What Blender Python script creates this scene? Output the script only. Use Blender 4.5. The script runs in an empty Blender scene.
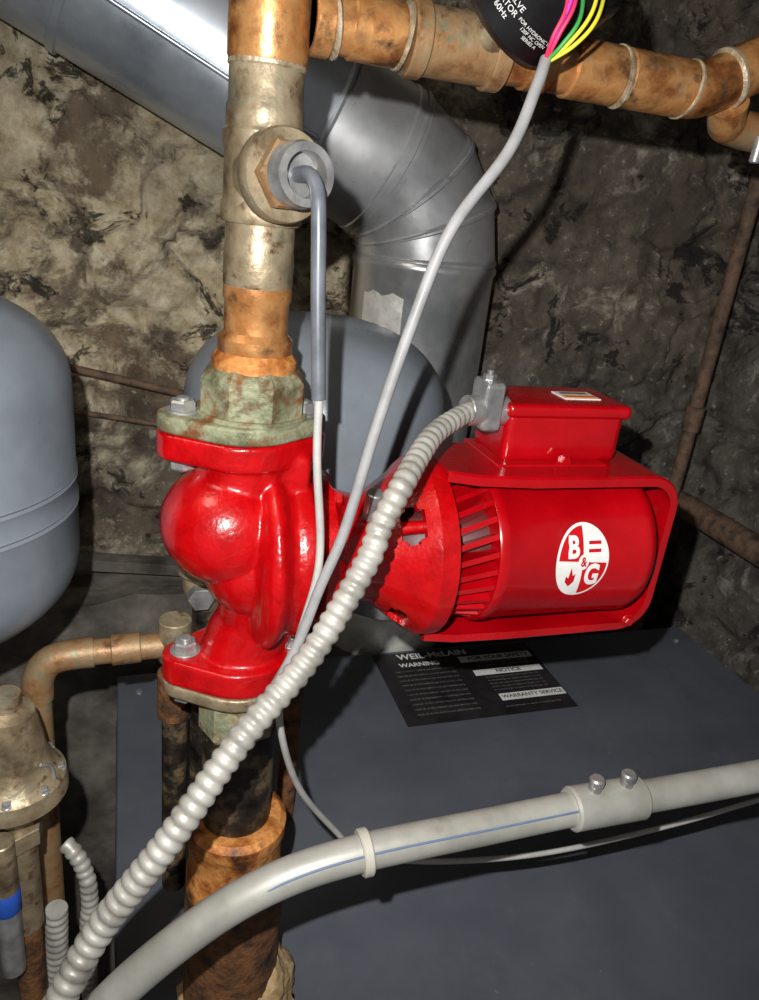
import bpy, bmesh, math, random
from mathutils import Vector, Matrix, noise
random.seed(7)
S=bpy.context.scene
try: S.view_settings.view_transform='Standard'
except Exception: pass

# ---------------------------------------------------------------- camera
a=math.radians(6.6);p=math.radians(22);yw=math.radians(20)
def rotz(v):
    c,s=math.cos(yw),math.sin(yw)
    return Vector((v[0]*c+v[1]*s,-v[0]*s+v[1]*c,v[2]))
F=Vector((0,math.cos(p),-math.sin(p)));R0=Vector((1,0,0));U0=Vector((0,math.sin(p),math.cos(p)))
R=R0*math.cos(a)+U0*math.sin(a);U=U0*math.cos(a)-R0*math.sin(a)
F,R,U=rotz(F),rotz(R),rotz(U)
C=Vector((-.0693,-.448,1.634))
cd=bpy.data.cameras.new('camera');cam=bpy.data.objects.new('camera',cd);S.collection.objects.link(cam)
cd.sensor_fit='VERTICAL';cd.sensor_height=24;cd.lens=18;cd.clip_start=.01
M=Matrix((R,U,-F)).transposed().to_4x4();M.translation=C
cam.matrix_world=M;S.camera=cam

# ---------------------------------------------------------------- materials
def mat(name,cols,rough=.5,metal=0,scale=20,bump=0,bscale=None,rvar=.1,coat=0,detail=6,spots=None,spec=.5):
    """cols: list of (pos,(r,g,b)) sRGB 0-255 driven by a noise; spots: (scale,lo,hi,color)"""
    m=bpy.data.materials.new(name);m.use_nodes=True;nt=m.node_tree;N=nt.nodes;L=nt.links
    b=N['Principled BSDF'];tc=N.new('ShaderNodeTexCoord')
    def lin(c): return tuple(((x/255)**2.2) for x in c)+(1,)
    if len(cols)==1: cols=[cols[0],(1,tuple(min(255,x*1.12) for x in cols[0][1]))]
    no=N.new('ShaderNodeTexNoise');no.inputs['Scale'].default_value=scale;no.inputs['Detail'].default_value=detail
    no.inputs['Roughness'].default_value=.6
    L.new(tc.outputs['Object'],no.inputs['Vector'])
    cr=N.new('ShaderNodeValToRGB');L.new(no.outputs['Fac'],cr.inputs[0])
    els=cr.color_ramp.elements
    while len(els)<len(cols): els.new(.5)
    for e,(q,c) in zip(els,cols): e.position=q;e.color=lin(c)
    out=cr.outputs[0]
    rr=N.new('ShaderNodeMapRange');L.new(no.outputs['Fac'],rr.inputs[0])
    rr.inputs[1].default_value=.3;rr.inputs[2].default_value=.7
    rr.inputs[3].default_value=max(0,rough-rvar);rr.inputs[4].default_value=min(1,rough+rvar)
    rout=rr.outputs[0]
    if spots:
        for sp in spots:
            n2=N.new('ShaderNodeTexNoise');n2.inputs['Scale'].default_value=sp[0];n2.inputs['Detail'].default_value=8;n2.inputs['Roughness'].default_value=.65
            L.new(tc.outputs['Object'],n2.inputs['Vector'])
            mr=N.new('ShaderNodeMapRange');L.new(n2.outputs['Fac'],mr.inputs[0]);mr.inputs[1].default_value=sp[1];mr.inputs[2].default_value=sp[2]
            mx=N.new('ShaderNodeMix');mx.data_type='RGBA';L.new(mr.outputs[0],mx.inputs[0]);L.new(out,mx.inputs[6]);mx.inputs[7].default_value=lin(sp[3])
            out=mx.outputs[2]
    L.new(out,b.inputs['Base Color']);L.new(rout,b.inputs['Roughness'])
    b.inputs['Metallic'].default_value=metal
    b.inputs['Specular IOR Level'].default_value=spec
    b.inputs['Coat Weight'].default_value=coat;b.inputs['Coat Roughness'].default_value=.12
    if bump:
        n3=N.new('ShaderNodeTexNoise');n3.inputs['Scale'].default_value=bscale or scale*4;n3.inputs['Detail'].default_value=5
        L.new(tc.outputs['Object'],n3.inputs['Vector'])
        bp=N.new('ShaderNodeBump');bp.inputs['Strength'].default_value=bump;bp.inputs['Distance'].default_value=.002
        L.new(n3.outputs['Fac'],bp.inputs['Height']);L.new(bp.outputs[0],b.inputs['Normal'])
    return m
copper=mat('copper',[(.3,(84,54,34)),(.42,(150,96,56)),(.54,(200,146,92)),(.62,(184,124,72)),(.74,(118,82,56))],.32,.5,34,.25,rvar=.15,spots=[(55,.56,.68,(88,68,52)),(24,.56,.70,(166,146,114))])
copper_pat=mat('copper_patina',[(.3,(92,68,46)),(.45,(148,112,76)),(.6,(148,124,94)),(.75,(112,114,92))],.5,.35,55,.25,spots=[(70,.58,.68,(112,126,106)),(40,.6,.7,(80,60,44))])
brass_old=mat('brass_aged',[(.3,(92,80,64)),(.45,(138,123,98)),(.6,(164,149,122)),(.75,(114,98,76))],.42,.45,36,.35,spots=[(80,.56,.66,(96,74,54)),(30,.58,.70,(122,124,106))])
green_br=mat('green_bronze',[(.3,(84,80,62)),(.45,(124,126,98)),(.58,(148,150,122)),(.72,(150,114,72))],.6,.25,60,.6,spots=[(45,.51,.61,(122,82,50)),(26,.57,.65,(96,78,54))])
solder=mat('solder',[(.3,(120,104,82)),(.5,(176,160,132)),(.7,(206,196,174))],.45,.4,80,.5)
rust=mat('rust_iron',[(.3,(40,28,22)),(.45,(84,58,38)),(.6,(124,82,48)),(.75,(64,46,34))],.8,.1,60,.9)
rustd=mat('rust_dark',[(.3,(50,42,36)),(.45,(84,68,56)),(.6,(108,84,66)),(.75,(70,56,46))],.8,.1,50,.7)
rustor=mat('rust_copper',[(.3,(76,46,26)),(.43,(160,96,46)),(.56,(208,142,78)),(.72,(104,64,38))],.6,.2,44,.7)
blackiron=mat('black_iron',[(.3,(18,17,16)),(.50,(48,42,36)),(.64,(118,100,74))],.5,.2,44,.6)
red=mat('red_cast',[(.3,(152,6,12)),(.6,(182,9,17)),(.75,(164,8,14))],.30,0,60,.22,bscale=320,coat=.5,rvar=.06,spots=[(90,.68,.76,(120,24,20))])
redg=mat('red_gloss',[(.3,(150,6,16)),(.6,(172,10,22))],.25,0,20,.04,bscale=120,coat=.45,rvar=.06,spots=[(120,.70,.76,(110,20,20)),(30,.62,.8,(160,40,40))])
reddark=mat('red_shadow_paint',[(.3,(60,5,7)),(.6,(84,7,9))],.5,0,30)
black=mat('black_plastic',[(.3,(16,16,18)),(.6,(26,26,28))],.4,0,30)
white=mat('label_white',[(.3,(215,215,210)),(.6,(230,230,226))],.45,0,60)
grey_tank=mat('grey_tank_paint',[(.3,(108,115,122)),(.6,(123,130,138))],.36,.0,14,.05,bscale=90,spots=[(25,.68,.8,(98,99,100)),(60,.74,.78,(80,78,76))])
galv=mat('galvanised',[(.3,(160,162,164)),(.5,(206,207,208)),(.7,(228,229,230))],.33,.78,7,.03,bscale=14,rvar=.08,spots=[(40,.62,.72,(172,168,160))])
galv_duct=mat('galvanised_duct',[(.3,(138,147,158)),(.5,(172,181,190)),(.7,(200,206,213))],.32,.68,8,.04,bscale=16,rvar=.12)
tapem=mat('foil_tape',[(.3,(190,188,180)),(.6,(220,218,210))],.4,.4,40,.3)
emt_m=mat('emt_steel',[(.3,(150,149,140)),(.5,(168,167,158)),(.7,(182,181,173))],.46,.25,24,.06,spots=[(30,.64,.80,(140,132,114))])
zinc=mat('zinc',[(.3,(124,124,124)),(.6,(170,170,168))],.35,.6,60,.1)
flexm=mat('flex_steel',[(.3,(130,126,118)),(.5,(168,165,156)),(.7,(184,181,173))],.45,.25,50,.1)
cablem=mat('grey_cable',[(.3,(130,130,130)),(.6,(150,150,150))],.5,0,60)
shrink=mat('heat_shrink',[(.3,(80,84,90)),(.6,(106,110,116))],.35,0,40)
whitew=mat('pale_wire',[(.3,(156,154,150)),(.6,(174,172,168))],.5,0,60)
boil=mat('boiler_slate',[(.3,(78,82,90)),(.6,(88,92,100))],.46,0,8,.08,bscale=220,spots=[(11,.56,.8,(100,100,104)),(90,.68,.74,(130,122,112))])
boil_d=mat('boiler_dark',[(.3,(34,38,48)),(.6,(44,48,58))],.5,0,12)
foam=mat('foam',[(.3,(140,110,70)),(.5,(180,150,108)),(.7,(204,184,146))],.9,0,60,.9,bscale=120)
concrete=mat('concrete',[(.3,(50,46,42)),(.5,(84,79,73)),(.7,(114,108,100))],.95,0,14,.8,bscale=60)
floorm=mat('floor_concrete',[(.3,(30,27,24)),(.5,(52,47,42)),(.7,(70,64,58))],.9,0,6,.6,bscale=40)
ceilm=mat('ceiling_wood',[(.3,(60,44,32)),(.6,(96,74,54))],.85,0,5,.4,bscale=30)
platem=mat('label_black',[(.3,(32,30,32)),(.6,(46,42,44))],.5,0,30)
def plain(name,c,r=.5): return mat(name,[(.3,c),(.7,tuple(min(255,x+8) for x in c))],r,0,50)
w_red=plain('wire_red',(215,50,90));w_yel=plain('wire_yellow',(215,205,50));w_grn=plain('wire_green',(60,150,70));w_pur=plain('wire_purple',(180,60,170))
bluem=plain('blue_print',(92,108,136));bluel=plain('blue_label',(40,80,170));redl=plain('logo_red',(186,14,24),.4);nylon=plain('nylon_ring',(180,177,164));orange=plain('label_orange',(200,110,50))

# ---------------------------------------------------------------- mesh helpers
def mk(name,bm,m,smooth=True,ang=35):
    me=bpy.data.meshes.new(name);bmesh.ops.recalc_face_normals(bm,faces=bm.faces);bm.to_mesh(me);bm.free()
    if isinstance(m,(list,tuple)):
        for x in m: me.materials.append(x)
    else: me.materials.append(m)
    if smooth:
        for f in me.polygons: f.use_smooth=True
        me.set_sharp_from_angle(angle=math.radians(ang))
    o=bpy.data.objects.new(name,me);S.collection.objects.link(o);return o
def frame(d):
    d=Vector(d).normalized();t=Vector((0,0,1)) if abs(d.z)<.9 else Vector((1,0,0))
    x=t.cross(d).normalized();y=d.cross(x);return x,y,d
def lathe(name,p0,d,prof,m,seg=48,closed=False,phase=0,ang=35,bm=None):
    own=bm is None
    if own: bm=bmesh.new()
    x,y,d=frame(d);p0=Vector(p0);rings=[]
    for t,r in prof:
        if r<=1e-6: rings.append([bm.verts.new(p0+d*t)])
        else: rings.append([bm.verts.new(p0+d*t+(x*math.cos(phase+2*math.pi*i/seg)+y*math.sin(phase+2*math.pi*i/seg))*r) for i in range(seg)])
    pairs=list(zip(rings[:-1],rings[1:]))
    if closed: pairs.append((rings[-1],rings[0]))
    for A,B in pairs:
        for i in range(seg):
            j=(i+1)%seg
            if len(A)==1 and len(B)==1: continue
            if len(A)==1: bm.faces.new((A[0],B[i],B[j]))
            elif len(B)==1: bm.faces.new((A[i],A[j],B[0]))
            else: bm.faces.new((A[i],A[j],B[j],B[i]))
    if not closed:
        for q in (rings[0],rings[-1]):
            if len(q)>1: bm.faces.new(q)
    return mk(name,bm,m,ang=ang) if own else None
def cyl(name,p0,p1,r,m,seg=32,bev=.0008,phase=0,ang=35):
    p0,p1=Vector(p0),Vector(p1);L=(p1-p0).length
    return lathe(name,p0,p1-p0,[(0,r-bev),(bev,r),(L-bev,r),(L,r-bev)],m,seg,phase=phase,ang=ang)
def catmull(P,res):
    P=[Vector(q) for q in P];Q=[P[0]*2-P[1]]+P+[P[-1]*2-P[-2]];o=[]
    for i in range(1,len(Q)-2):
        a,b,c,d=Q[i-1:i+3]
        for k in range(res):
            t=k/res;o.append(.5*((2*b)+(c-a)*t+(2*a-5*b+4*c-d)*t*t+(3*b-a-3*c+d)*t**3))
    o.append(P[-1]);return o
def resample(P,step):
    o=[P[0]];acc=0
    for A,B in zip(P[:-1],P[1:]):
        L=(B-A).length
        if L==0: continue
        t=step-acc
        while t<=L:
            o.append(A.lerp(B,t/L));t+=step
        acc=L-(t-step)
    if (o[-1]-P[-1]).length>step*.2:o.append(P[-1])
    return o
def tube(name,pts,r,m,seg=16,res=10,smooth=True,rf=None,step=None,caps=True,ang=50):
    P=catmull(pts,res) if smooth else [Vector(q) for q in pts]
    if step: P=resample(P,step)
    bm=bmesh.new();n=None;rings=[];s=0
    for i,q in enumerate(P):
        tg=(P[min(i+1,len(P)-1)]-P[max(i-1,0)]).normalized()
        if n is None: n=frame(tg)[0]
        n=(n-tg*n.dot(tg)).normalized();b=tg.cross(n)
        if i: s+=(q-P[i-1]).length
        rr=rf(s,i) if rf else r
        rings.append([bm.verts.new(q+(n*math.cos(2*math.pi*k/seg)+b*math.sin(2*math.pi*k/seg))*rr) for k in range(seg)])
    for A,B in zip(rings[:-1],rings[1:]):
        for i in range(seg):
            j=(i+1)%seg;bm.faces.new((A[i],A[j],B[j],B[i]))
    if caps: bm.faces.new(rings[0]);bm.faces.new(rings[-1])
    return mk(name,bm,m,ang=ang)
def flex(name,pts,r,m,pitch=.0075,taper=0):
    def rf(s,i):
        ph=i%6
        return (r+min(taper,s*taper/.45))*(1.0,1.05,1.05,1.0,.89,.89)[ph]
    return tube(name,pts,r,m,20,16,True,rf,pitch/6,ang=60)
def box(name,c,s,m,bev=.003,rot=None,seg=3):
    bm=bmesh.new();bmesh.ops.create_cube(bm,size=1)
    for v in bm.verts: v.co=Vector((v.co.x*s[0],v.co.y*s[1],v.co.z*s[2]))
    if bev: bmesh.ops.bevel(bm,geom=bm.edges[:],offset=bev,segments=seg,profile=.6,affect='EDGES')
    Mx=Matrix.Translation(Vector(c))@(rot.to_4x4() if rot else Matrix.Identity(4))
    bmesh.ops.transform(bm,matrix=Mx,verts=bm.verts)
    return mk(name,bm,m)
def prism(name,outline,z0,z1,m,bev=.002,Mx=None):
    bm=bmesh.new();v=[bm.verts.new((x,y,z0)) for x,y in outline];f=bm.faces.new(v)
    r=bmesh.ops.extrude_face_region(bm,geom=[f]);bmesh.ops.translate(bm,vec=(0,0,z1-z0),verts=[q for q in r['geom'] if isinstance(q,bmesh.types.BMVert)])
    if bev:
        ed=[e for e in bm.edges if abs(e.verts[0].co.z-e.verts[1].co.z)<1e-7]
        bmesh.ops.bevel(bm,geom=ed,offset=bev,segments=3,profile=.5,affect='EDGES')
    if Mx: bmesh.ops.transform(bm,matrix=Mx,verts=bm.verts)
    return mk(name,bm,m)
def hull(circs,n=40):
    pts=[]
    for x,y,r in circs:
        for i in range(n): pts.append((x+r*math.cos(2*math.pi*i/n),y+r*math.sin(2*math.pi*i/n)))
    pts=sorted(set(pts))
    def half(P):
        o=[]
        for q in P:
            while len(o)>1 and (o[-1][0]-o[-2][0])*(q[1]-o[-2][1])-(o[-1][1]-o[-2][1])*(q[0]-o[-2][0])<=1e-12:o.pop()
            o.append(q)
        return o
    A=half(pts);B=half(pts[::-1]);return A[:-1]+B[:-1]
def group(name,parts,loc=None):
    e=bpy.data.objects.new(name,None);e.empty_display_size=.02;S.collection.objects.link(e)
    if loc is None: loc=parts[0].data.vertices[0].co.copy() if parts else Vector()
    e.location=loc
    for o in parts:
        o.parent=e;o.matrix_parent_inverse=Matrix.Translation(-Vector(loc))
    return e
def bake(o):
    dg=bpy.context.evaluated_depsgraph_get();me=bpy.data.meshes.new_from_object(o.evaluated_get(dg))
    o.modifiers.clear();o.data=me;return o
def text(name,body,size,mapf,m,bold=0,align='CENTER'):
    c=bpy.data.curves.new(name,'FONT');c.body=body;c.size=size;c.align_x=align;c.align_y='CENTER';c.offset=bold
    t=bpy.data.objects.new(name+'_tmp',c);S.collection.objects.link(t)
    dg=bpy.context.evaluated_depsgraph_get();me=bpy.data.meshes.new_from_object(t.evaluated_get(dg))
    bpy.data.objects.remove(t)
    for v in me.vertices: v.co=mapf(v.co.x,v.co.y)
    me.materials.clear();me.materials.append(m);me.name=name
    o=bpy.data.objects.new(name,me);S.collection.objects.link(o);return o
def hexbolt(name,c,d,r=.008,h=.006,m=zinc,stud=0):
    c=Vector(c);d=Vector(d).normalized();out=[cyl(name+'_washer',c,c+d*.0015,r*1.25,m,24,.0003),
      lathe(name+'_head',c+d*.0015,d,[(0,r),(h*.8,r),(h,r*.86)],m,6,ang=20)]
    if stud: out.append(cyl(name+'_stud',c+d*.001,c+d*(h+stud),r*.5,m,16,.0005))
    return out

# ---------------------------------------------------------------- room
def stone_mat():
    m=bpy.data.materials.new('rubble_stone');m.use_nodes=True;nt=m.node_tree;N=nt.nodes;L=nt.links;b=N['Principled BSDF']
    at=N.new('ShaderNodeVertexColor');at.layer_name='Col';sp=N.new('ShaderNodeSeparateColor');L.new(at.outputs[0],sp.inputs[0])
    tc=N.new('ShaderNodeTexCoord')
    def nz(s,d=8,r=.65,dist=0):
        n=N.new('ShaderNodeTexNoise');n.inputs['Scale'].default_value=s;n.inputs['Detail'].default_value=d;n.inputs['Roughness'].default_value=r;n.inputs['Distortion'].default_value=dist
        L.new(tc.outputs['Object'],n.inputs['Vector']);return n.outputs['Fac']
    def ramp(src,els):
        c=N.new('ShaderNodeValToRGB');L.new(src,c.inputs[0]);E=c.color_ramp.elements
        while len(E)<len(els):E.new(.5)
        for e,(q,col) in zip(E,els): e.position=q;e.color=tuple((x/255)**2.2 for x in col)+(1,)
        return c.outputs[0]
    def mr(src,a0,a1,b0=0,b1=1):
        q=N.new('ShaderNodeMapRange');L.new(src,q.inputs[0]);q.inputs[1].default_value=a0;q.inputs[2].default_value=a1;q.inputs[3].default_value=b0;q.inputs[4].default_value=b1;return q.outputs[0]
    def mix(f,A,B):
        q=N.new('ShaderNodeMix');q.data_type='RGBA';L.new(f,q.inputs[0])
        for s,i in ((A,6),(B,7)):
            if isinstance(s,tuple): q.inputs[i].default_value=tuple((x/255)**2.2 for x in s)+(1,)
            else: L.new(s,q.inputs[i])
        return q.outputs[2]
    def op(A,B,o='MULTIPLY'):
        q=N.new('ShaderNodeMath');q.operation=o;L.new(A,q.inputs[0])
        if isinstance(B,float): q.inputs[1].default_value=B
        else: L.new(B,q.inputs[1])
        return q.outputs[0]
    brown=ramp(nz(12,10,.7),[(.3,(50,41,34)),(.42,(92,76,60)),(.54,(132,113,90)),(.7,(94,80,66))])
    greyb=ramp(nz(13,10,.7),[(.3,(44,41,39)),(.45,(78,73,68)),(.56,(106,100,93)),(.7,(72,68,63))])
    gf=mr(sp.outputs[2],.50,.38)
    stone=mix(gf,brown,greyb)
    stone=mix(op(sp.outputs[1],.5),stone,ramp(nz(30,10,.7),[(.35,(58,52,46)),(.5,(100,92,81)),(.65,(134,123,108))]))
    wash=mix(gf,ramp(nz(36,10,.7),[(.3,(140,124,98)),(.45,(184,168,136)),(.6,(214,201,171)),(.7,(232,222,198))]),ramp(nz(36,10,.7),[(.3,(98,94,89)),(.5,(144,139,131)),(.7,(186,182,172))]))
    n1=nz(6.5,12,.7,.4)
    wm=mr(op(n1,sp.outputs[2],'ADD'),.965,1.035)
    col=mix(wm,stone,wash)
    gaps=mr(nz(10,11,.72,.6),.385,.42,1,0)
    col=mix(op(gaps,.88),col,(25,20,17))
    crev=mr(sp.outputs[0],.0,.35,.6,0)
    col=mix(op(crev,mr(nz(17,4,.6),.42,.55)),col,(34,28,23))
    soot=mr(nz(2.6,4,.6),.48,.64,0,.45)
    col=mix(soot,col,(46,43,40))
    speck=mr(nz(60,8,.75),.60,.65)
    col=mix(op(speck,.55),col,(200,193,176))
    L.new(col,b.inputs['Base Color']);b.inputs['Roughness'].default_value=.9
    bp=N.new('ShaderNodeBump');bp.inputs['Strength'].default_value=.95;bp.inputs['Distance'].default_value=.012
    hh=op(op(nz(34,14,.78),op(wm,.3),'ADD'),op(gaps,-.5),'ADD')
    L.new(hh,bp.inputs['Height']);L.new(bp.outputs[0],b.inputs['Normal'])
    return m
stonem=stone_mat()
def stone_wall(name,o,u,v,n,W,H,washf,seed,step=.0075):
    o,u,v,n=Vector(o),Vector(u),Vector(v),Vector(n);nx,ny=int(W/step),int(H/step)
    me=bpy.data.meshes.new(name);vs=[];cols=[]
    for j in range(ny+1):
        for i in range(nx+1):
            a,b=i*W/nx,j*H/ny
            q=Vector((a,b,seed));w=noise.noise_vector(q*5)*.07+noise.noise_vector(q*17)*.03+noise.noise_vector(q*45)*.010
            dd,pp=noise.voronoi(Vector(((a+w.x)*4.4,(b+w.y)*8.4,seed)))
            e=min(1,(dd[1]-dd[0])/.18);e=e*e*(3-2*e)
            rnd=abs(math.sin(pp[0].x*12.9+pp[0].y*78.2)*437.5)%1
            h=e*.012+(rnd-.5)*.034+noise.fractal(q*7,.8,2.1,5)*.018+(abs(noise.noise(q*15))-.2)*-.012+noise.fractal(q*42,.5,2.1,3)*.006
            vs.append(o+u*a+v*b+n*h);cols.append((e,rnd,washf(a,b),1))
    fs=[(j*(nx+1)+i,j*(nx+1)+i+1,(j+1)*(nx+1)+i+1,(j+1)*(nx+1)+i) for j in range(ny) for i in range(nx)]
    me.from_pydata(vs,[],fs);ca=me.color_attributes.new('Col','FLOAT_COLOR','POINT')
    ca.data.foreach_set('color',[x for c in cols for x in c])
    for f in me.polygons:f.use_smooth=True
    me.materials.append(stonem);ob=bpy.data.objects.new(name,me);S.collection.objects.link(ob);return ob
stone_wall('wall_back',(-1.2,.80,0),(1,0,0),(0,0,1),(0,-1,0),2.3,2.35,lambda a,b:.55-.12*max(0,min(1,(a-1.40)/.35))-.10*max(0,min(1,(1.45-b)/.25)),1.3)
stone_wall('wall_right',(1.07,.82,0),(0,-1,0),(0,0,1),(-1,0,0),1.4,2.35,lambda a,b:.38,5.1,.012)
stone_wall('wall_left',(-1.15,-.6,0),(0,1,0),(0,0,1),(1,0,0),1.42,2.35,lambda a,b:.45,9.1,.016)
box('floor',(0,.1,-.05),(2.7,1.7,.1),floorm,0)
box('ceiling',(0,.1,2.40),(2.7,1.7,.1),ceilm,0)

# ---------------------------------------------------------------- boiler
bx0,bx1,by0,by1,bz=-.09,.90,-.34,.515,.951
cx,cy=(bx0+bx1)/2,(by0+by1)/2
P=[box('jacket',(cx,cy,.51),(bx1-bx0-.01,by1-by0-.01,.86),boil,.006),
   box('top_panel',(cx,cy,bz-.009),(bx1-bx0,by1-by0,.018),boil,.004),
   box('base',(cx,cy,.04),(bx1-bx0-.06,by1-by0-.06,.08),boil_d,.004),
   box('front_door',(cx,by0-.004,.55),(.8,.012,.55),boil_d,.004),
   box('side_strip',(bx0-.0,.30,.50),(.004,.36,.80),boil_d,.001)]
for k in range(6): P.append(box('louvre_%d'%k,(cx,by0-.012,.62+.03*k),(.5,.006,.008),boil,.001))
for k,(x,y) in enumerate([(.86,.47),(-.06,.47),(.87,.1)]): P+=hexbolt('screw_%d'%k,(x,y,bz),(0,0,1),.004,.003)
group('boiler',P,(cx,cy,0))
lx0,lx1,ly0,ly1=.296,.572,.332,.507;zl=bz+.0008
LP=[box('plate',((lx0+lx1)/2,(ly0+ly1)/2,bz+.0004),(lx1-lx0,ly1-ly0,.0008),platem,0)]
def flat(x0,y0): return lambda x,y: Vector((x0+x,y0+y,zl+.0005))
LP.append(text('maker_text','WEIL-McLAIN',.020,flat(.395,.494),white,.0005))
LP.append(text('safety_text','FOR YOUR SAFETY',.013,flat(.505,.474),platem,.0003))
LP.append(box('bar_a',(.500,.474,zl+.0001),(.13,.016,.0004),white,0))
LP.append(box('bar_b',(.505,.436,zl+.0001),(.12,.014,.0004),white,0));LP.append(text('notice_text','NOTICE',.012,flat(.505,.436),platem,.0003))
LP.append(text('warn_text','WARNING',.014,flat(.365,.472),white,.0004))
LP.append(box('bar_c',(.515,.372,zl+.0001),(.11,.016,.0004),white,0));LP.append(text('service_text','WARRANTY SERVICE',.011,flat(.515,.372),platem,.0002))
for k in range(10): LP.append(text('line_%d'%k,'read all of this before use and service only',.0058,flat(.368,.457-.0115*k),zinc,.0001))
for k in range(8): LP.append(text('liner_%d'%k,'do not store gas or vapors or liquids near this',.0050,flat(.505,(.461,.453,.422,.414,.406,.398,.390,.350)[k]),zinc,.0001))
group('warning_label',LP,(lx0,ly0,bz))

# ---------------------------------------------------------------- flue pipe
fx,fy,fr=.346,.62,.101
def flue():
    P=[]
    P.append(lathe('vertical_lower',(fx,fy,.0),(0,0,1),[(0,fr-.001),(1.36,fr-.001)],galv,64))
    P.append(lathe('vertical_upper',(fx,fy,1.355),(0,0,1),[(0,fr),(.004,fr+.002),(.008,fr+.001),(.185,fr+.001),(.190,fr+.004),(.196,fr+.004),(.201,fr+.001)],galv,64))
    P.append(lathe('base_collar',(fx,fy,.93),(0,0,1),[(0,fr),(.002,fr+.003),(.07,fr+.003),(.075,fr)],tapem,64))
    bm=bmesh.new();g=[]
    for i in range(9):
        an=math.radians(-160+i*4.6);rr=fr+.0026
        g.append([bm.verts.new((fx+math.cos(an)*rr,fy+math.sin(an)*rr,z+.003*math.sin(i*1.7+z*40))) for z in (1.455,1.47,1.49,1.51)])
    for i in range(8):
        for j in range(3): bm.faces.new((g[i][j],g[i+1][j],g[i+1][j+1],g[i][j+1]))
    P.append(mk('tape_patch',bm,tapem))
    th=math.radians(66);Rb=.132;n=3;c0=Vector((fx-Rb,fy,1.556));bm=bmesh.new();seg=64
    def ring(ang,r):
        rad=Vector((math.cos(ang),0,math.sin(ang)));cc=c0+rad*Rb
        return [cc+(rad*math.cos(2*math.pi*i/seg)+Vector((0,1,0))*math.sin(2*math.pi*i/seg))*r for i in range(seg)]
    prev=None
    for k in range(n):
        a0=th*k/n;a1=th*(k+1)/n;da=.022
        for an,rr in ((a0,fr+.001),(a0+da,fr+.0035),(a0+2*da,fr),(a1-2*da,fr),(a1-da,fr+.004),(a1,fr+.004)):
            cur=[bm.verts.new(q) for q in ring(an,rr)]
            if prev:
                for i in range(seg): bm.faces.new((prev[i],prev[(i+1)%seg],cur[(i+1)%seg],cur[i]))
            prev=cur
    P.append(mk('elbow',bm,galv,ang=20))
    e=c0+Vector((math.cos(th),0,math.sin(th)))*Rb;d=Vector((-math.sin(th),0,math.cos(th)))
    P.append(lathe('duct_collar',e-d*.01,d,[(0,fr+.002),(.02,fr+.002),(.022,fr),(.12,fr)],galv,64))
    P.append(lathe('duct_run',e+d*.10,d,[(0,fr+.003),(.004,fr+.005),(.008,fr+.002),(.30,fr+.001),(.302,fr+.005),(.31,fr+.005),(.312,fr+.001),(.95,fr+.001)],galv_duct,64))
    s=e+Vector((0,-.097,-.0))+d*.11+Vector((d.z,0,-d.x))*-.035
    P.append(tube('duct_seam',[s,s+d*.85],.003,galv_duct,8,2,False))
    return group('flue_duct',P,(fx,fy,0))
flue()

# ---------------------------------------------------------------- tanks
def tank(name,x,y,z0,z1,r,hd,m,bands=(),leg=0.0):
    pr=[];n=14;ex=2.3
    for i in range(n+1):
        t=math.pi/2*i/n;pr.append((z0+hd-hd*abs(math.cos(t))**(2/ex),r*abs(math.sin(t))**(2/ex)))
    top=[(z0+z1-q,rr) for q,rr in pr[::-1]]
    mid=[]
    for band in bands: mid+=[(band-.004,r),(band-.002,r+.0010),(band,r-.0006),(band+.002,r+.0010),(band+.004,r)]
    pr[0]=(z0,0);top[-1]=(z1,0)
    P=[lathe('shell',(x,y,0),(0,0,1),pr+mid+top,m,72,ang=50)]
    P.append(cyl('inlet',(x,y,z0-.03),(x,y,z0+.004),.014,brass_old,6))
    P.append(cyl('stand_pipe',(x,y,leg),(x,y,z0-.02),.0105,rust))
    return group(name,P,(x,y,leg))
tank('expansion_tank',-.226,.15,1.272,1.548,.118,.075,grey_tank,bands=(1.386,1.408))
tank('expansion_tank',.097,.21,1.335,1.530,.119,.082,grey_tank,leg=bz+.001)

# ---------------------------------------------------------------- vertical supply pipe (above pump)
X=.004
def ringm(z,r,w=.0022,m=solder): return lathe('solder_ring',(X,0,z),(0,0,1),[(-w,r-.0006),(-w*.4,r+.0007),(w*.4,r+.0007),(w,r-.0006)],m,40)
V=[]
V.append(lathe('copper_upper',(X,0,1.690),(0,0,1),[(0,.0200),(.003,.0210),(.038,.0210),(.040,.0185),(.35,.0185)],copper,48))
V.append(lathe('brass_adapter',(X,0,1.658),(0,0,1),[(0,.0196),(.002,.0207),(.012,.0207),(.014,.0198),(.030,.0198),(.034,.0190)],brass_old,48))
V.append(ringm(1.690,.0200))
V.append(lathe('tee_body',(X,0,1.612),(0,0,1),[(0,.0215),(.002,.0225),(.009,.0225),(.012,.0212),(.037,.0212),(.040,.0222),(.046,.0222),(.048,.0205)],brass_old,48))
bd=Vector((.26,-1,.06)).normalized();b0=Vector((X-.002,0,1.636))
V.append(lathe('tee_branch',b0+bd*.008,bd,[(0,.019),(.012,.019),(.016,.0225),(.018,.0235),(.026,.0235),(.028,.0225),(.028,.017)],brass_old,48))
V.append(lathe('bushing_hex',b0+bd*.034,bd,[(0,.0185),(.009,.0185),(.0105,.0172)],copper_pat,6,ang=20))
V.append(lathe('well_collar',b0+bd*.043,bd,[(0,.0145),(.003,.0160),(.006,.0148),(.009,.0160),(.012,.0148),(.015,.0150),(.015,.0110),(.004,.0108),(.004,0)],zinc,40))
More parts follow.
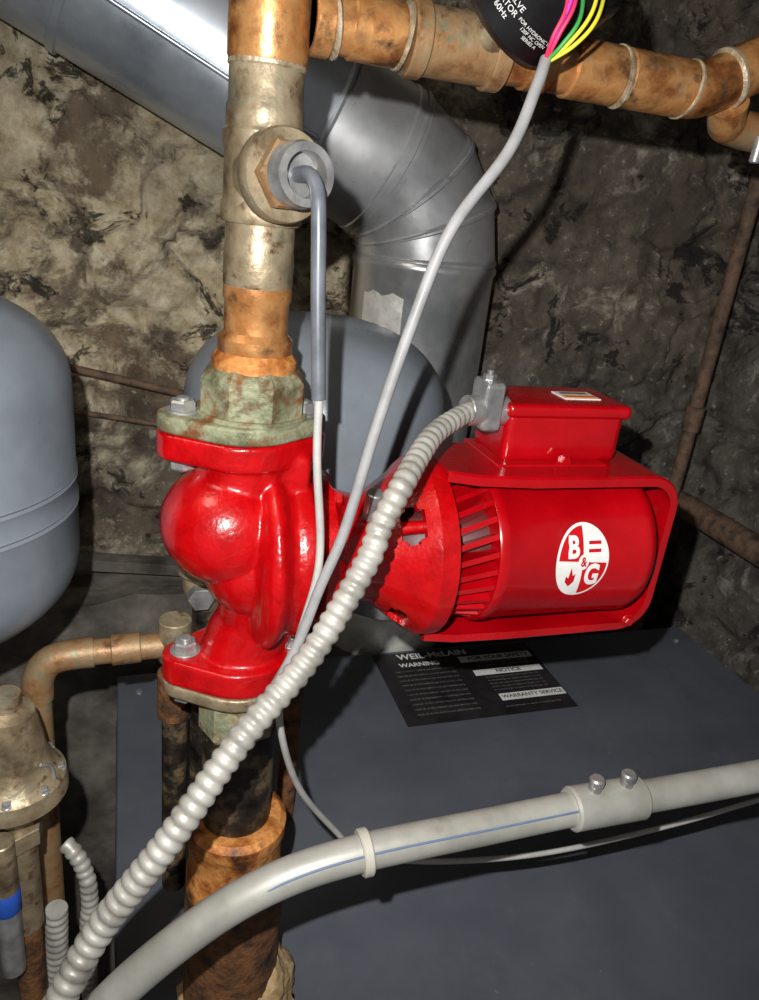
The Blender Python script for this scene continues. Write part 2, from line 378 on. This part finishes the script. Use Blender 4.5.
V.append(lathe('brass_lower',(X,0,1.577),(0,0,1),[(0,.0190),(.002,.0200),(.018,.0200),(.020,.0195),(.036,.0195)],brass_old,48))
V.append(ringm(1.577,.0190))
V.append(lathe('copper_lower',(X,0,1.539),(0,0,1),[(0,.0215),(.002,.0222),(.009,.0222),(.013,.0188),(.030,.0188),(.032,.0198),(.039,.0198)],copper,48))
V.append(lathe('cup',(X,0,1.530),(0,0,1),[(0,.0255),(.006,.0255),(.010,.0225),(.012,.020)],rustor,48))
V.append(lathe('union_nut',(X,0,1.501),(0,0,1),[(0,.0310),(.003,.0325),(.024,.0325),(.028,.0295),(.031,.0255)],green_br,8,phase=.2,ang=20))
fo=hull([(0,0,.036),(-.036,0,.0155),(.036,0,.0155)])
V.append(prism('companion_flange',[(X-.005+x,y) for x,y in fo],1.491,1.502,green_br,.002))
V.append(cyl('flange_hub',(X,0,1.500),(X,0,1.5045),.034,green_br))
group('supply_pipe',V,(X,0,1.491))

Lw=[prism('companion_flange',[(X-.002+x,y) for x,y in fo],1.302,1.312,brass_old,.002),
 lathe('union_nut',(X,0,1.264),(0,0,1),[(0,.0265),(.003,.0285),(.034,.0285),(.038,.027)],green_br,8,ang=20),
 cyl('iron_nipple',(X+.001,0,1.180),(X+.001,0,1.266),.0265,blackiron,40),
 lathe('rusty_coupling',(X+.002,0,1.105),(0,0,1),[(0,.034),(.004,.038),(.018,.038),(.022,.036),(.055,.036),(.060,.0385),(.070,.0385),(.074,.034)],rustor,48),
 lathe('rusty_elbow',(X+.003,0,.951),(0,0,1),[(0,.041),(.05,.040),(.10,.0385),(.13,.040),(.158,.039)],rust,48)]
group('return_pipe',Lw,(X,0,.951))
bm=bmesh.new();bmesh.ops.create_icosphere(bm,subdivisions=5,radius=1)
for v in bm.verts:
    n=v.co.copy();k=1+.18*noise.fractal(n*2.0,.9,2,4);v.co=Vector((n.x*.050*k+.014,n.y*.048*k,.951+max(-.0,n.z)*.085*k))
mk('spray_foam_seal',bm,foam,ang=80)

# ---------------------------------------------------------------- circulator pump
AX=1.407
def remesh(name,parts,vox,m,sm=6):
    bm=bmesh.new()
    for o in parts:
        bm.from_mesh(o.data)
        bpy.data.objects.remove(o)
    o=mk(name,bm,m)
    md=o.modifiers.new('r','REMESH');md.mode='VOXEL';md.voxel_size=vox;md.use_smooth_shade=True
    s=o.modifiers.new('s','SMOOTH');s.factor=.5;s.iterations=sm
    bake(o)
    if not o.data.materials: o.data.materials.append(m)
    for f in o.data.polygons:f.use_smooth=True
    return o
def ell(c,r):
    bm=bmesh.new();bmesh.ops.create_uvsphere(bm,u_segments=40,v_segments=24,radius=1)
    for v in bm.verts: v.co=Vector((v.co.x*r[0]+c[0],v.co.y*r[1]+c[1],v.co.z*r[2]+c[2]))
    return mk('t',bm,red)
pf=hull([(0,0,.036),(-.036,0,.016),(.036,0,.016)])
parts=[prism('t',[(X-.005+x,y) for x,y in pf],1.474,1.491,red,.002),
 prism('t',[(X-.002+x,y) for x,y in pf],1.312,1.332,red,.002),
 tube('t',[(X,0,1.482),(X-.004,0,1.462),(X-.010,0,1.435)],.031,red,32),
 ell((-.010,-.004,1.430),(.0415,.044,.039)),
 ell((.004,-.006,1.403),(.030,.040,.034)),
 box('t',(.022,0,1.462),(.034,.050,.040),red,.006),
 lathe('t',(.004,0,1.407),(1,0,0),[(0,.046),(.002,.056),(.006,.063),(.011,.066),(.016,.063),(.020,.057),(.030,.055)],red,64),
 tube('t',[(.016,-.004,1.390),(.014,0,1.358),(.006,0,1.338),(X-.002,0,1.320)],.029,red,32,rf=lambda s,i:.030-.002*math.sin(s*30)),
 lathe('t',(.030,0,1.406),(1,0,0),[(0,.055),(.001,.058),(.010,.058),(.012,.050),(.016,.048)],red,64),
 ]
vol=remesh('volute',parts,.0016,red,4)
PP=[vol]
PP.append(lathe('cover_plate',(.046,0,AX),(1,0,0),[(0,.052),(.001,.054),(.008,.054),(.010,.049),(.016,.041),(.034,.036)],red,64))
for k in range(8):
    an=2*math.pi*(k+.5)/8;PP+=hexbolt('cover_bolt_%d'%k,(.0545,math.cos(an)*.047,AX+math.sin(an)*.047),(1,0,0),.0055,.005,red)
outer=[(.070,.036),(.078,.0365),(.088,.040),(.098,.047),(.108,.055),(.115,.0610),(.119,.0640),(.131,.0640)]
inner=[(.131,.059),(.117,.057),(.108,.050),(.098,.042),(.088,.034),(.074,.029)]
br=lathe('t',(0,0,AX),(1,0,0),outer+inner,red,128,closed=True)
cut=bmesh.new()
for k in range(4):
    an=math.radians(50+90*k)
    t=bmesh.new();bmesh.ops.create_cube(t,size=1)
    for v in t.verts: v.co=Vector((v.co.x*.0135+.1045,v.co.y*.026,v.co.z*.05+.060))
    bmesh.ops.bevel(t,geom=t.edges[:],offset=.0035,segments=3,affect='EDGES')
    bmesh.ops.transform(t,matrix=Matrix.Translation((0,0,AX))@Matrix.Rotation(an,4,'X'),verts=t.verts)
    me=bpy.data.meshes.new('q');t.to_mesh(me);t.free();cut.from_mesh(me)
cu=mk('cutter',cut,red)
bo=br.modifiers.new('b','BOOLEAN');bo.object=cu;bo.operation='DIFFERENCE';bo.solver='EXACT'
bake(br);bpy.data.objects.remove(cu)
br.name='bearing_bracket'
for f in br.data.polygons:f.use_smooth=True
br.data.set_sharp_from_angle(angle=math.radians(32))
if not br.data.materials: br.data.materials.append(red)
PP.append(br)
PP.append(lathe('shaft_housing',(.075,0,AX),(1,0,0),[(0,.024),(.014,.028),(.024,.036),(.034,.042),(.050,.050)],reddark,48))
PP.append(cyl('oil_cup',(.082,-.02,AX+.03),(.082,-.024,AX+.050),.006,zinc))
for k,dg in enumerate((95,275)):
    an=math.radians(dg);PP+=hexbolt('rim_nut_%d'%k,(.119,math.cos(an)*.056,AX+math.sin(an)*.056),(-1,0,0),.0055,.008,red)
# lug inside the front window
lg=math.radians(50);PP.append(cyl('window_lug',(.098,-math.sin(lg)*.044,AX+math.cos(lg)*.044),(.118,-math.sin(lg)*.047,AX+math.cos(lg)*.047),.0045,red,20))
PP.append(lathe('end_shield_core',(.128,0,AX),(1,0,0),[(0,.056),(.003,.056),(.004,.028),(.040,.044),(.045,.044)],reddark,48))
bm=bmesh.new()
for k in range(28):
    an=2*math.pi*k/28
    t=bmesh.new();bmesh.ops.create_cube(t,size=1)
    for v in t.verts:
        r=.034+(v.co.z+.5)*.0212;xx=.134+(v.co.x+.5)*.036
        if v.co.x<0 and v.co.z>0: r-=.006
        v.co=Vector((xx,v.co.y*.0040+ (v.co.x)*.010,r))
    bmesh.ops.transform(t,matrix=Matrix.Translation((0,0,AX))@Matrix.Rotation(an,4,'X'),verts=t.verts)
    me=bpy.data.meshes.new('q');t.to_mesh(me);t.free();bm.from_mesh(me)
PP.append(mk('vent_fins',bm,redg,False))
PP.append(lathe('vent_ring',(.130,0,AX),(1,0,0),[(0,.046),(.001,.0505),(.006,.0512),(.007,.046)],redg,64,closed=True))
PP.append(lathe('motor_body',(.163,0,AX),(1,0,0),[(0,.048),(.0005,.0560),(.002,.0570),(.008,.0570),(.010,.0560),(.113,.0560),(.115,.0570),(.121,.0570),(.126,.0545),(.131,.045),(.135,.025),(.136,0)],redg,96,ang=40))
BH=.0612
def bandpath():
    z1,z0=AX+BH,AX-BH+.001;xr=.309;r=.024;pts=[(.129,z1+.002),(.150,z1+.001),(.19,z1)]
    for i in range(11):
        t=math.pi/2*i/10;pts.append((xr-r+r*math.sin(t),z1-r+r*math.cos(t)))
    for i in range(11):
        t=math.pi/2*i/10;pts.append((xr-r+r*math.cos(t),z0+r-r*math.sin(t)))
    pts+=[(.19,z0),(.150,z0-.001),(.129,z0-.002)];return pts
bp_=bandpath();bm=bmesh.new();prev=None;th=.0028
for i,(x,z) in enumerate(bp_):
    A=Vector((bp_[max(0,i-1)][0],0,bp_[max(0,i-1)][1]));B=Vector((bp_[min(len(bp_)-1,i+1)][0],0,bp_[min(len(bp_)-1,i+1)][1]))
    tg=(B-A).normalized();nn=Vector((tg.z,0,-tg.x))*-1;c=Vector((x,0,z))
    w=.038 if x>.16 else .038-(.16-x)*.30
    cur=[bm.verts.new(c+Vector((0,yy,0))+nn*kk) for yy,kk in ((-w,-.0045),(-w,th*.5),(-w+.0015,th),(w-.0015,th),(w,th*.5),(w,-.0045),(w-.003,-.0045),(w-.003,0),(-w+.003,0),(-w+.003,-.0045))]
    if prev:
        for k in range(10): bm.faces.new((prev[k],prev[(k+1)%10],cur[(k+1)%10],cur[k]))
    else: bm.faces.new(cur)
    prev=cur
bm.faces.new(prev)
PP.append(mk('motor_cradle',bm,redg,ang=40))
PP+=hexbolt('cradle_bolt',(.312,-.020,AX-.010),(1,0,0),.006,.006,red,.005)
PP+=hexbolt('cradle_bolt_low',(.290,-.040,AX-.052),(0,-1,0),.004,.003,red)
zb=AX+BH
PP.append(box('wiring_box',(.225,.019,zb+.021),(.094,.052,.038),redg,.007,seg=4))
PP.append(box('wiring_box_lid',(.226,.019,zb+.0400),(.099,.057,.010),redg,.0046,seg=4))
PP.append(box('wiring_box_foot',(.214,.013,zb+.003),(.088,.058,.003),redg,.001))
PP+=hexbolt('box_screw',(.224,-.012,zb+.006),(0,-1,0),.0045,.003,redg)
PP.append(box('name_plate',(.244,.019,zb+.0452),(.030,.020,.0008),white,0))
PP.append(box('name_plate_stripe',(.244,.014,zb+.0458),(.026,.005,.0006),orange,0))
PP.append(box('name_plate_text',(.244,.023,zb+.0458),(.022,.005,.0006),brass_old,0))
for s_ in (-1,1):
    bxp=X-.005+s_*.0365
    PP+=hexbolt('top_bolt_%d'%(s_+1),(bxp,0,1.502),(0,0,1),.0082,.006,zinc,.003)
    PP+=hexbolt('top_nut_%d'%(s_+1),(bxp,0,1.474),(0,0,-1),.0082,.007,zinc,.003)
    PP+=hexbolt('bottom_bolt_%d'%(s_+1),(bxp+.003,0,1.332),(0,0,1),.0082,.007,zinc,.004)
    PP+=hexbolt('bottom_nut_%d'%(s_+1),(bxp+.003,0,1.301),(0,0,-1),.0082,.007,zinc,.003)
MR=.0560;LR=.0275;EX=.76;lxc=.2270;lth=math.radians(9)
def wrap(off):
    def f(x,y):
        t=lth+y/MR;r=MR+off
        return Vector((lxc+x*EX,-math.cos(t)*r,AX+math.sin(t)*r))
    return f
def disc(name,r0,r1,a0,a1,m,off):
    bm=bmesh.new();f=wrap(off);na=max(6,int((a1-a0)/6));nr=6;g=[]
    for i in range(nr+1):
        g.append([bm.verts.new(f((r0+(r1-r0)*i/nr)*math.cos(math.radians(a0+(a1-a0)*k/na)),(r0+(r1-r0)*i/nr)*math.sin(math.radians(a0+(a1-a0)*k/na)))) for k in range(na+1)])
    for i in range(nr):
        for k in range(na): bm.faces.new((g[i][k],g[i][k+1],g[i+1][k+1],g[i+1][k]))
    return mk(name,bm,m)
PP.append(disc('logo_base',0.0001,LR,0,360,white,.0005))
for nm,a0 in (('tl',90),('br',270)):
    PP.append(disc('logo_quadrant_'+nm,.0024,LR-.0022,a0+3,a0+87,redl,.0009))
PP.append(text('logo_b','B',.021,lambda x,y:wrap(.0014)(x-.0110,y+.0098),white,.0008))
PP.append(text('logo_g','G',.021,lambda x,y:wrap(.0014)(x+.0110,y-.0103),white,.0008))
PP.append(disc('logo_hub',.0001,.0055,0,360,white,.0016))
PP.append(text('logo_amp','&',.009,lambda x,y:wrap(.0020)(x,y),redl,.0003))
for k in (-1,1):
    bm=bmesh.new();f=wrap(.001);v=[bm.verts.new(f(xx,yy)) for xx,yy in ((.005,.0105+k*.0028-.0012),(.018,.0105+k*.0028-.0012),(.018,.0105+k*.0028+.0012),(.005,.0105+k*.0028+.0012))]
    bm.faces.new(v);PP.append(mk('logo_bar_%d'%k,bm,redl,False))
bm=bmesh.new();f=wrap(.001);fl=[(-.0105,-.0185),(-.0155,-.0145),(-.0155,-.010),(-.0128,-.0118),(-.011,-.004),(-.0085,-.010),(-.006,-.0085),(-.0062,-.0145)]
bm.faces.new([bm.verts.new(f(x,y)) for x,y in fl]);PP.append(mk('logo_flame',bm,redl,False))
group('circulator_pump',PP,(X,0,1.312))

# ---------------------------------------------------------------- flexible conduit to motor
fp=[(.152,-.002,1.506),(.136,-.014,1.505),(.112,-.036,1.501),(.094,-.058,1.494),(.077,-.080,1.484),(.063,-.092,1.466),(.053,-.102,1.447),(.023,-.114,1.399),(-.0157,-.13,1.361),(-.0528,-.145,1.314),(-.0878,-.15,1.265),(-.108,-.16,1.231),(-.125,-.165,1.19),(-.15,-.16,1.12),(-.17,-.12,1.0)]
G=[flex('armour',fp,.0066,flexm,.0070,.0016)]
G.append(cyl('connector_body',(.148,-.000,1.506),(.180,.006,1.505),.0105,zinc,24))
G.append(box('connector_clamp',(.165,.004,1.510),(.015,.024,.034),zinc,.004))
G+=hexbolt('connector_screw',(.163,.002,1.526),(0,0,1),.0045,.004,zinc,.004)
group('flexible_conduit',G,(-.17,-.12,1.0))

# ---------------------------------------------------------------- rigid conduit
ep=[(.9,-.13,1.285),(.55,-.13,1.276),(.366,-.13,1.2705),(.262,-.13,1.2695),(.206,-.13,1.2695),(.140,-.13,1.267),(.063,-.13,1.2635),(.011,-.13,1.253),(-.034,-.13,1.228),(-.085,-.13,1.180),(-.125,-.13,1.12),(-.15,-.13,1.02),(-.155,-.13,.85)]
G=[tube('pipe',ep,.0111,emt_m,32,12)]
G.append(cyl('coupling',(.206,-.13,1.2697),(.262,-.13,1.2697),.0146,emt_m,32,.0015))
for xx in (.222,.247):
    G.append(cyl('screw_boss_%d'%int(xx*1000),(xx,-.13,1.280),(xx,-.13,1.2885),.0045,zinc,16));G.append(lathe('screw_head_%d'%int(xx*1000),(xx,-.13,1.2885),(0,0,1),[(0,.0052),(.004,.0052),(.0052,.004)],zinc,16))
G.append(cyl('nylon_bushing',(.0600,-.13,1.2632),(.0665,-.13,1.2637),.0142,nylon,32,.001))
mk_pts=[(x,-.1385,z+.0065) for x,_,z in ep[4:9]]
G.append(tube('printed_line',mk_pts,.0009,bluem,8,12))
group('rigid_conduit',G,(-.155,-.13,.85))

# ---------------------------------------------------------------- cables
cp=[(.1236,-.078,1.702),(.117,-.086,1.689),(.102,-.098,1.6594),(.075,-.105,1.622),(.0611,-.105,1.576),(.0493,-.105,1.5256),(.0384,-.104,1.469),(.0276,-.104,1.435),(.015,-.103,1.391),(-.010,-.106,1.345),(-.050,-.125,1.300),(-.09,-.13,1.25),(-.12,-.14,1.17),(-.15,-.13,1.05)]
G=[tube('jacket',cp,.0029,cablem,14,12)]
for k,(m_,dx,dz) in enumerate(((w_red,-.004,.004),(w_yel,.010,.004),(w_grn,.004,.0),(w_pur,-.002,.008),(w_yel,.013,.001),(w_red,.000,.006))):
    G.append(tube('wire_%d'%k,[(.1230,-.078,1.700),(.124+dx*.7,-.086,1.708+dz*.5),(.129+dx,-.087,1.720+dz),(.134+dx*1.5,-.070,1.742+dz*1.5)],.0010,m_,8))
group('control_cable',G,(-.15,-.13,1.05))
we=b0+bd*.050
wp=[tuple(we-bd*.006),tuple(we+bd*.010),(.0195,-.068,1.632),(.0205,-.072,1.615),(.022,-.075,1.583),(.025,-.080,1.533)]
wp2=[(.025,-.080,1.535),(.026,-.083,1.50),(.030,-.090,1.445),(.022,-.092,1.400),(.015,-.084,1.352),(.019,-.080,1.314),(.039,-.060,1.251),(.074,-.040,1.187),(.095,-.038,1.160),(.132,-.040,1.143),(.20,-.04,1.127),(.285,-.040,1.119),(.40,-.04,1.124),(.501,-.040,1.136),(.75,-.04,1.17)]
group('sensor_wire',[tube('heat_shrink',wp,.0038,shrink,14,12),tube('lead',wp2,.0023,whitew,12,12)],(.025,-.08,1.4))

# ---------------------------------------------------------------- horizontal copper pipe with zone valve
zp=1.7145;H=[]
def seg(nm,x0,x1,r,m=copper,z0=zp,z1=zp): return cyl(nm,(x0,0,z0),(x1,0,z1),r,m,36,.001)
H.append(seg('tee_socket',.0255,.036,.0172,copper));H.append(seg('pipe_a',.0255,.27,.0145,copper))
H.append(seg('coupling_a',.046,.075,.0160,copper))
H.append(seg('valve_body',.083,.130,.0175,copper_pat));H.append(seg('valve_end_a',.078,.088,.0195,copper_pat));H.append(seg('valve_end_b',.126,.136,.0195,copper_pat))
H.append(seg('coupling_b',.150,.166,.0158,copper));H.append(seg('coupling_c',.178,.212,.0162,copper));H.append(seg('coupling_d',.216,.262,.0162,copper))
for k,xx in enumerate((.037,.076,.214,.263)):
    H.append(lathe('solder_%d'%k,(xx,0,zp),(1,0,.12*(-1)**k),[(-.0022,.0145),(-.0008,.0172),(.0008,.0170),(.0024,.0145)],solder,32))
H.append(tube('bend',[(.262,0,zp),(.272,0,zp+.001),(.285,0,zp+.006),(.300,0,zp+.014),(.33,0,zp+.030),(.45,0,zp+.095)],.0160,copper,32,10))
H.append(lathe('solder_bend',(.293,0,zp+.0103),(1,0,.5),[(-.0025,.0160),(-.001,.0180),(.001,.0178),(.0025,.0160)],solder,32))
H.append(tube('branch',[(.300,.002,1.712),(.308,.010,1.704),(.320,.018,1.702),(.36,.02,1.70),(.5,.02,1.70)],.012,copper,24))
H.append(cyl('hanger_screw',(.330,.0,1.680),(.330,.0,1.697),.0035,zinc))
group('copper_branch_pipe',H,(.0255,0,zp))
ad=Vector((.35,-.72,.60)).normalized();a0=Vector((.119,-.004,1.716))
K=[cyl('stem',a0,a0+ad*.03,.012,brass_old,24),
 lathe('housing',a0+ad*.020,ad,[(0,.022),(.002,.0300),(.006,.0335),(.040,.0360),(.046,.0355),(.050,.032),(.051,0)],black,64),
 lathe('cap_ring',a0+ad*.062,ad,[(0,.0350),(.002,.0365),(.005,.0365),(.007,.0350)],black,64)]
x_,y_,d_=frame(ad)
def sidewrap(ang0,h0):
    def f(x,y):
        t=ang0+x/.0350;return a0+ad*(.020+h0+y)+(x_*math.cos(t)+y_*math.sin(t))*(.0358+.0025*(h0+y-.023)/.034)
    return f
best=max(range(360),key=lambda k:(x_*math.cos(math.radians(k))+y_*math.sin(math.radians(k))).dot((-R*.55-U*.8-F*.3)))
b0_=math.radians(best)
K.append(text('label_text','ZONE VALVE\nACTUATOR\n24V 60Hz',.0042,sidewrap(b0_-.30,.020),white))
K.append(text('label_small','FOR HYDRONIC USE\n120F NC OPEN\nSERIES A',.0026,sidewrap(b0_+.42,.018),white))
group('valve_actuator',K,a0)

# ---------------------------------------------------------------- lower left plumbing
G=[tube('run',[(-.035,.1,1.272),(-.10,.1,1.270)],.0105,copper_pat,24,2,False),
 tube('elbow',[(-.098,.1,1.270),(-.118,.1,1.269),(-.132,.1,1.264),(-.140,.1,1.251),(-.142,.1,1.231)],.0122,copper_pat,24),
 tube('drop',[(-.142,.1,1.236),(-.146,.1,.0)],.0105,copper_pat,24,2,False),
 cyl('socket',(-.085,.1,1.2705),(-.062,.1,1.2715),.0125,copper_pat,24),
 cyl('tee_drop',(-.035,.1,1.258),(-.035,.1,1.296),.0135,brass_old,24),
 cyl('riser',(-.035,.1,1.0),(-.035,.1,1.26),.011,blackiron,24),
 cyl('clamp_collar',(-.035,.1,1.20),(-.035,.1,1.245),.0145,rust,24)]
group('makeup_water_pipe',G,(-.146,.1,0))
G=[lathe('ball_valve_body',(-.012,.085,1.315),(0,0,1),[(0,.010),(.006,.015),(.02,.019),(.03,.019),(.034,.023),(.038,.023),(.042,.016),(.06,.013),(.09,.012)],brass_old,32),
 cyl('valve_nut',(-.018,.08,1.335),(-.018,.06,1.335),.010,zinc,6),cyl('tail',(-.012,.085,bz),(-.012,.085,1.317),.011,blackiron)]
group('drain_valve',G,(-.012,.085,bz))
px,py=-.148,.0
G=[lathe('bell_housing',(px,py,0),(0,0,1),[(1.205,.012),(1.215,.020),(1.228,.030),(1.230,.035),(1.236,.035),(1.238,.0345),(1.243,.034),(1.246,.030),(1.262,.023),(1.285,.0195),(1.296,.017),(1.300,.010),(1.310,.0095),(1.312,0)],brass_old,48)]
for k in range(8):
    an=k*math.pi/4;G+=hexbolt('flange_screw_%d'%k,(px+.030*math.cos(an),py+.030*math.sin(an),1.243),(0,0,1),.0032,.003)
G.append(tube('bail_wire',[(px+.031,py-.01,1.23),(px+.028,py-.012,1.243),(px+.026,py-.012,1.256),(px+.020,py-.016,1.262)],.0012,zinc,8))
G.append(cyl('outlet',(px,py,1.10),(px,py,1.208),.012,brass_old,24));G.append(cyl('outlet_nut',(px,py,1.185),(px,py,1.200),.017,brass_old,6))
G.append(cyl('lower_tail',(px,py,0),(px,py,1.10),.010,rust,20))
G.append(lathe('label_band',(px-.008,py-.02,1.140),(0,0,1),[(0,.008),(.002,.0092),(.020,.0092),(.022,.008)],bluel,24));G.append(cyl('gauge_stub',(px-.008,py-.02,1.160),(px-.008,py-.02,1.205),.0088,brass_old,24))
G.append(cyl('gauge_tail',(px-.008,py-.02,1.08),(px-.008,py-.02,1.142),.0085,zinc,24))
group('pressure_reducing_valve',G,(px,py,0))
group('armoured_cable',[flex('armour',[(-.131,.03,1.075),(-.132,.03,1.05),(-.134,.03,.99),(-.134,.03,.85),(-.134,.03,.4),(-.134,.03,0)],.0085,flexm,.0075)],(-.134,.03,0))
group('armoured_cable',[flex('armour',[(-.126,.075,1.096),(-.120,.07,1.092),(-.112,.065,1.075),(-.108,.06,1.04),(-.112,.06,.9),(-.112,.06,0)],.0070,flexm,.0075)],(-.112,.06,0))

# ---------------------------------------------------------------- background pipes and ledge
group('rusty_riser_pipe',[tube('pipe',[(.90,.62,0),(.90,.62,2.34)],.0120,rustd,20,2,False),cyl('coupling',(.90,.62,1.30),(.90,.62,1.345),.016,rustd,20)],(.9,.62,0))
group('gas_pipe',[tube('pipe',[(.945,.69,0),(.945,.69,.60),(.945,.69,1.11),(.945,.68,1.135),(.945,.655,1.145),(.945,.3,1.145),(.945,-.5,1.145)],.024,rustd,28,8),cyl('coupling',(.945,.30,1.145),(.945,.36,1.145),.028,rustd,28)],(.945,.69,0))
group('wall_pipe',[tube('pipe',[(-.5,.735,1.42),(-.121,.735,1.343),(.10,.735,1.295),(.25,.735,1.27)],.0062,rustd,14)],(-.5,.735,1.42))
group('wall_pipe',[tube('pipe',[(-.5,.735,1.33),(-.1,.735,1.275),(.25,.735,1.22)],.0042,rustd,14)],(-.5,.735,1.33))
bm=bmesh.new();bmesh.ops.create_cube(bm,size=1);bmesh.ops.subdivide_edges(bm,edges=bm.edges[:],cuts=30,use_grid_fill=True)
for v in bm.verts:
    c=v.co;q=Vector((-.40+c.x*1.2,.655+c.y*.13,.515+c.z*1.03));k=noise.fractal(q*9,.8,2,4)*.012;v.co=q+Vector((k,k,k))
mk('concrete_ledge',bm,concrete,ang=60)
group('wood_board',[box('plank',(-.13,.63,1.080),(.5,.03,.018),concrete,.002,Matrix.Rotation(math.radians(7),3,'Y'))],(-.13,.63,1.08))

# ---------------------------------------------------------------- light
fl=bpy.data.lights.new('phone_flash','SPOT');fl.energy=34;fl.shadow_soft_size=.003;fl.spot_size=math.radians(116);fl.spot_blend=.85;fl.color=(1,.985,.965)
fl.use_nodes=True;nt=fl.node_tree;em=nt.nodes['Emission'];fn=nt.nodes.new('ShaderNodeLightFalloff');fn.inputs[0].default_value=1.0
nt.links.new(fn.outputs['Linear'],em.inputs['Strength'])
fo_=bpy.data.objects.new('phone_flash',fl);S.collection.objects.link(fo_)
M2=M.copy();M2.translation=C-R*.024+U*.036+F*.0;fo_.matrix_world=M2
rm=bpy.data.lights.new('fill_light','AREA');rm.energy=1.6;rm.size=.25;rm.color=(1,.88,.72)  # added warm fill from above to lift the ambient level, not a room fixture
ro=bpy.data.objects.new('fill_light',rm);S.collection.objects.link(ro);ro.location=(-.45,-.15,2.2);ro.rotation_euler=(math.radians(20),math.radians(-10),0)
w=bpy.data.worlds.new('world');S.world=w;w.use_nodes=True
w.node_tree.nodes['Background'].inputs[0].default_value=(.95,.97,1,1);w.node_tree.nodes['Background'].inputs[1].default_value=.13
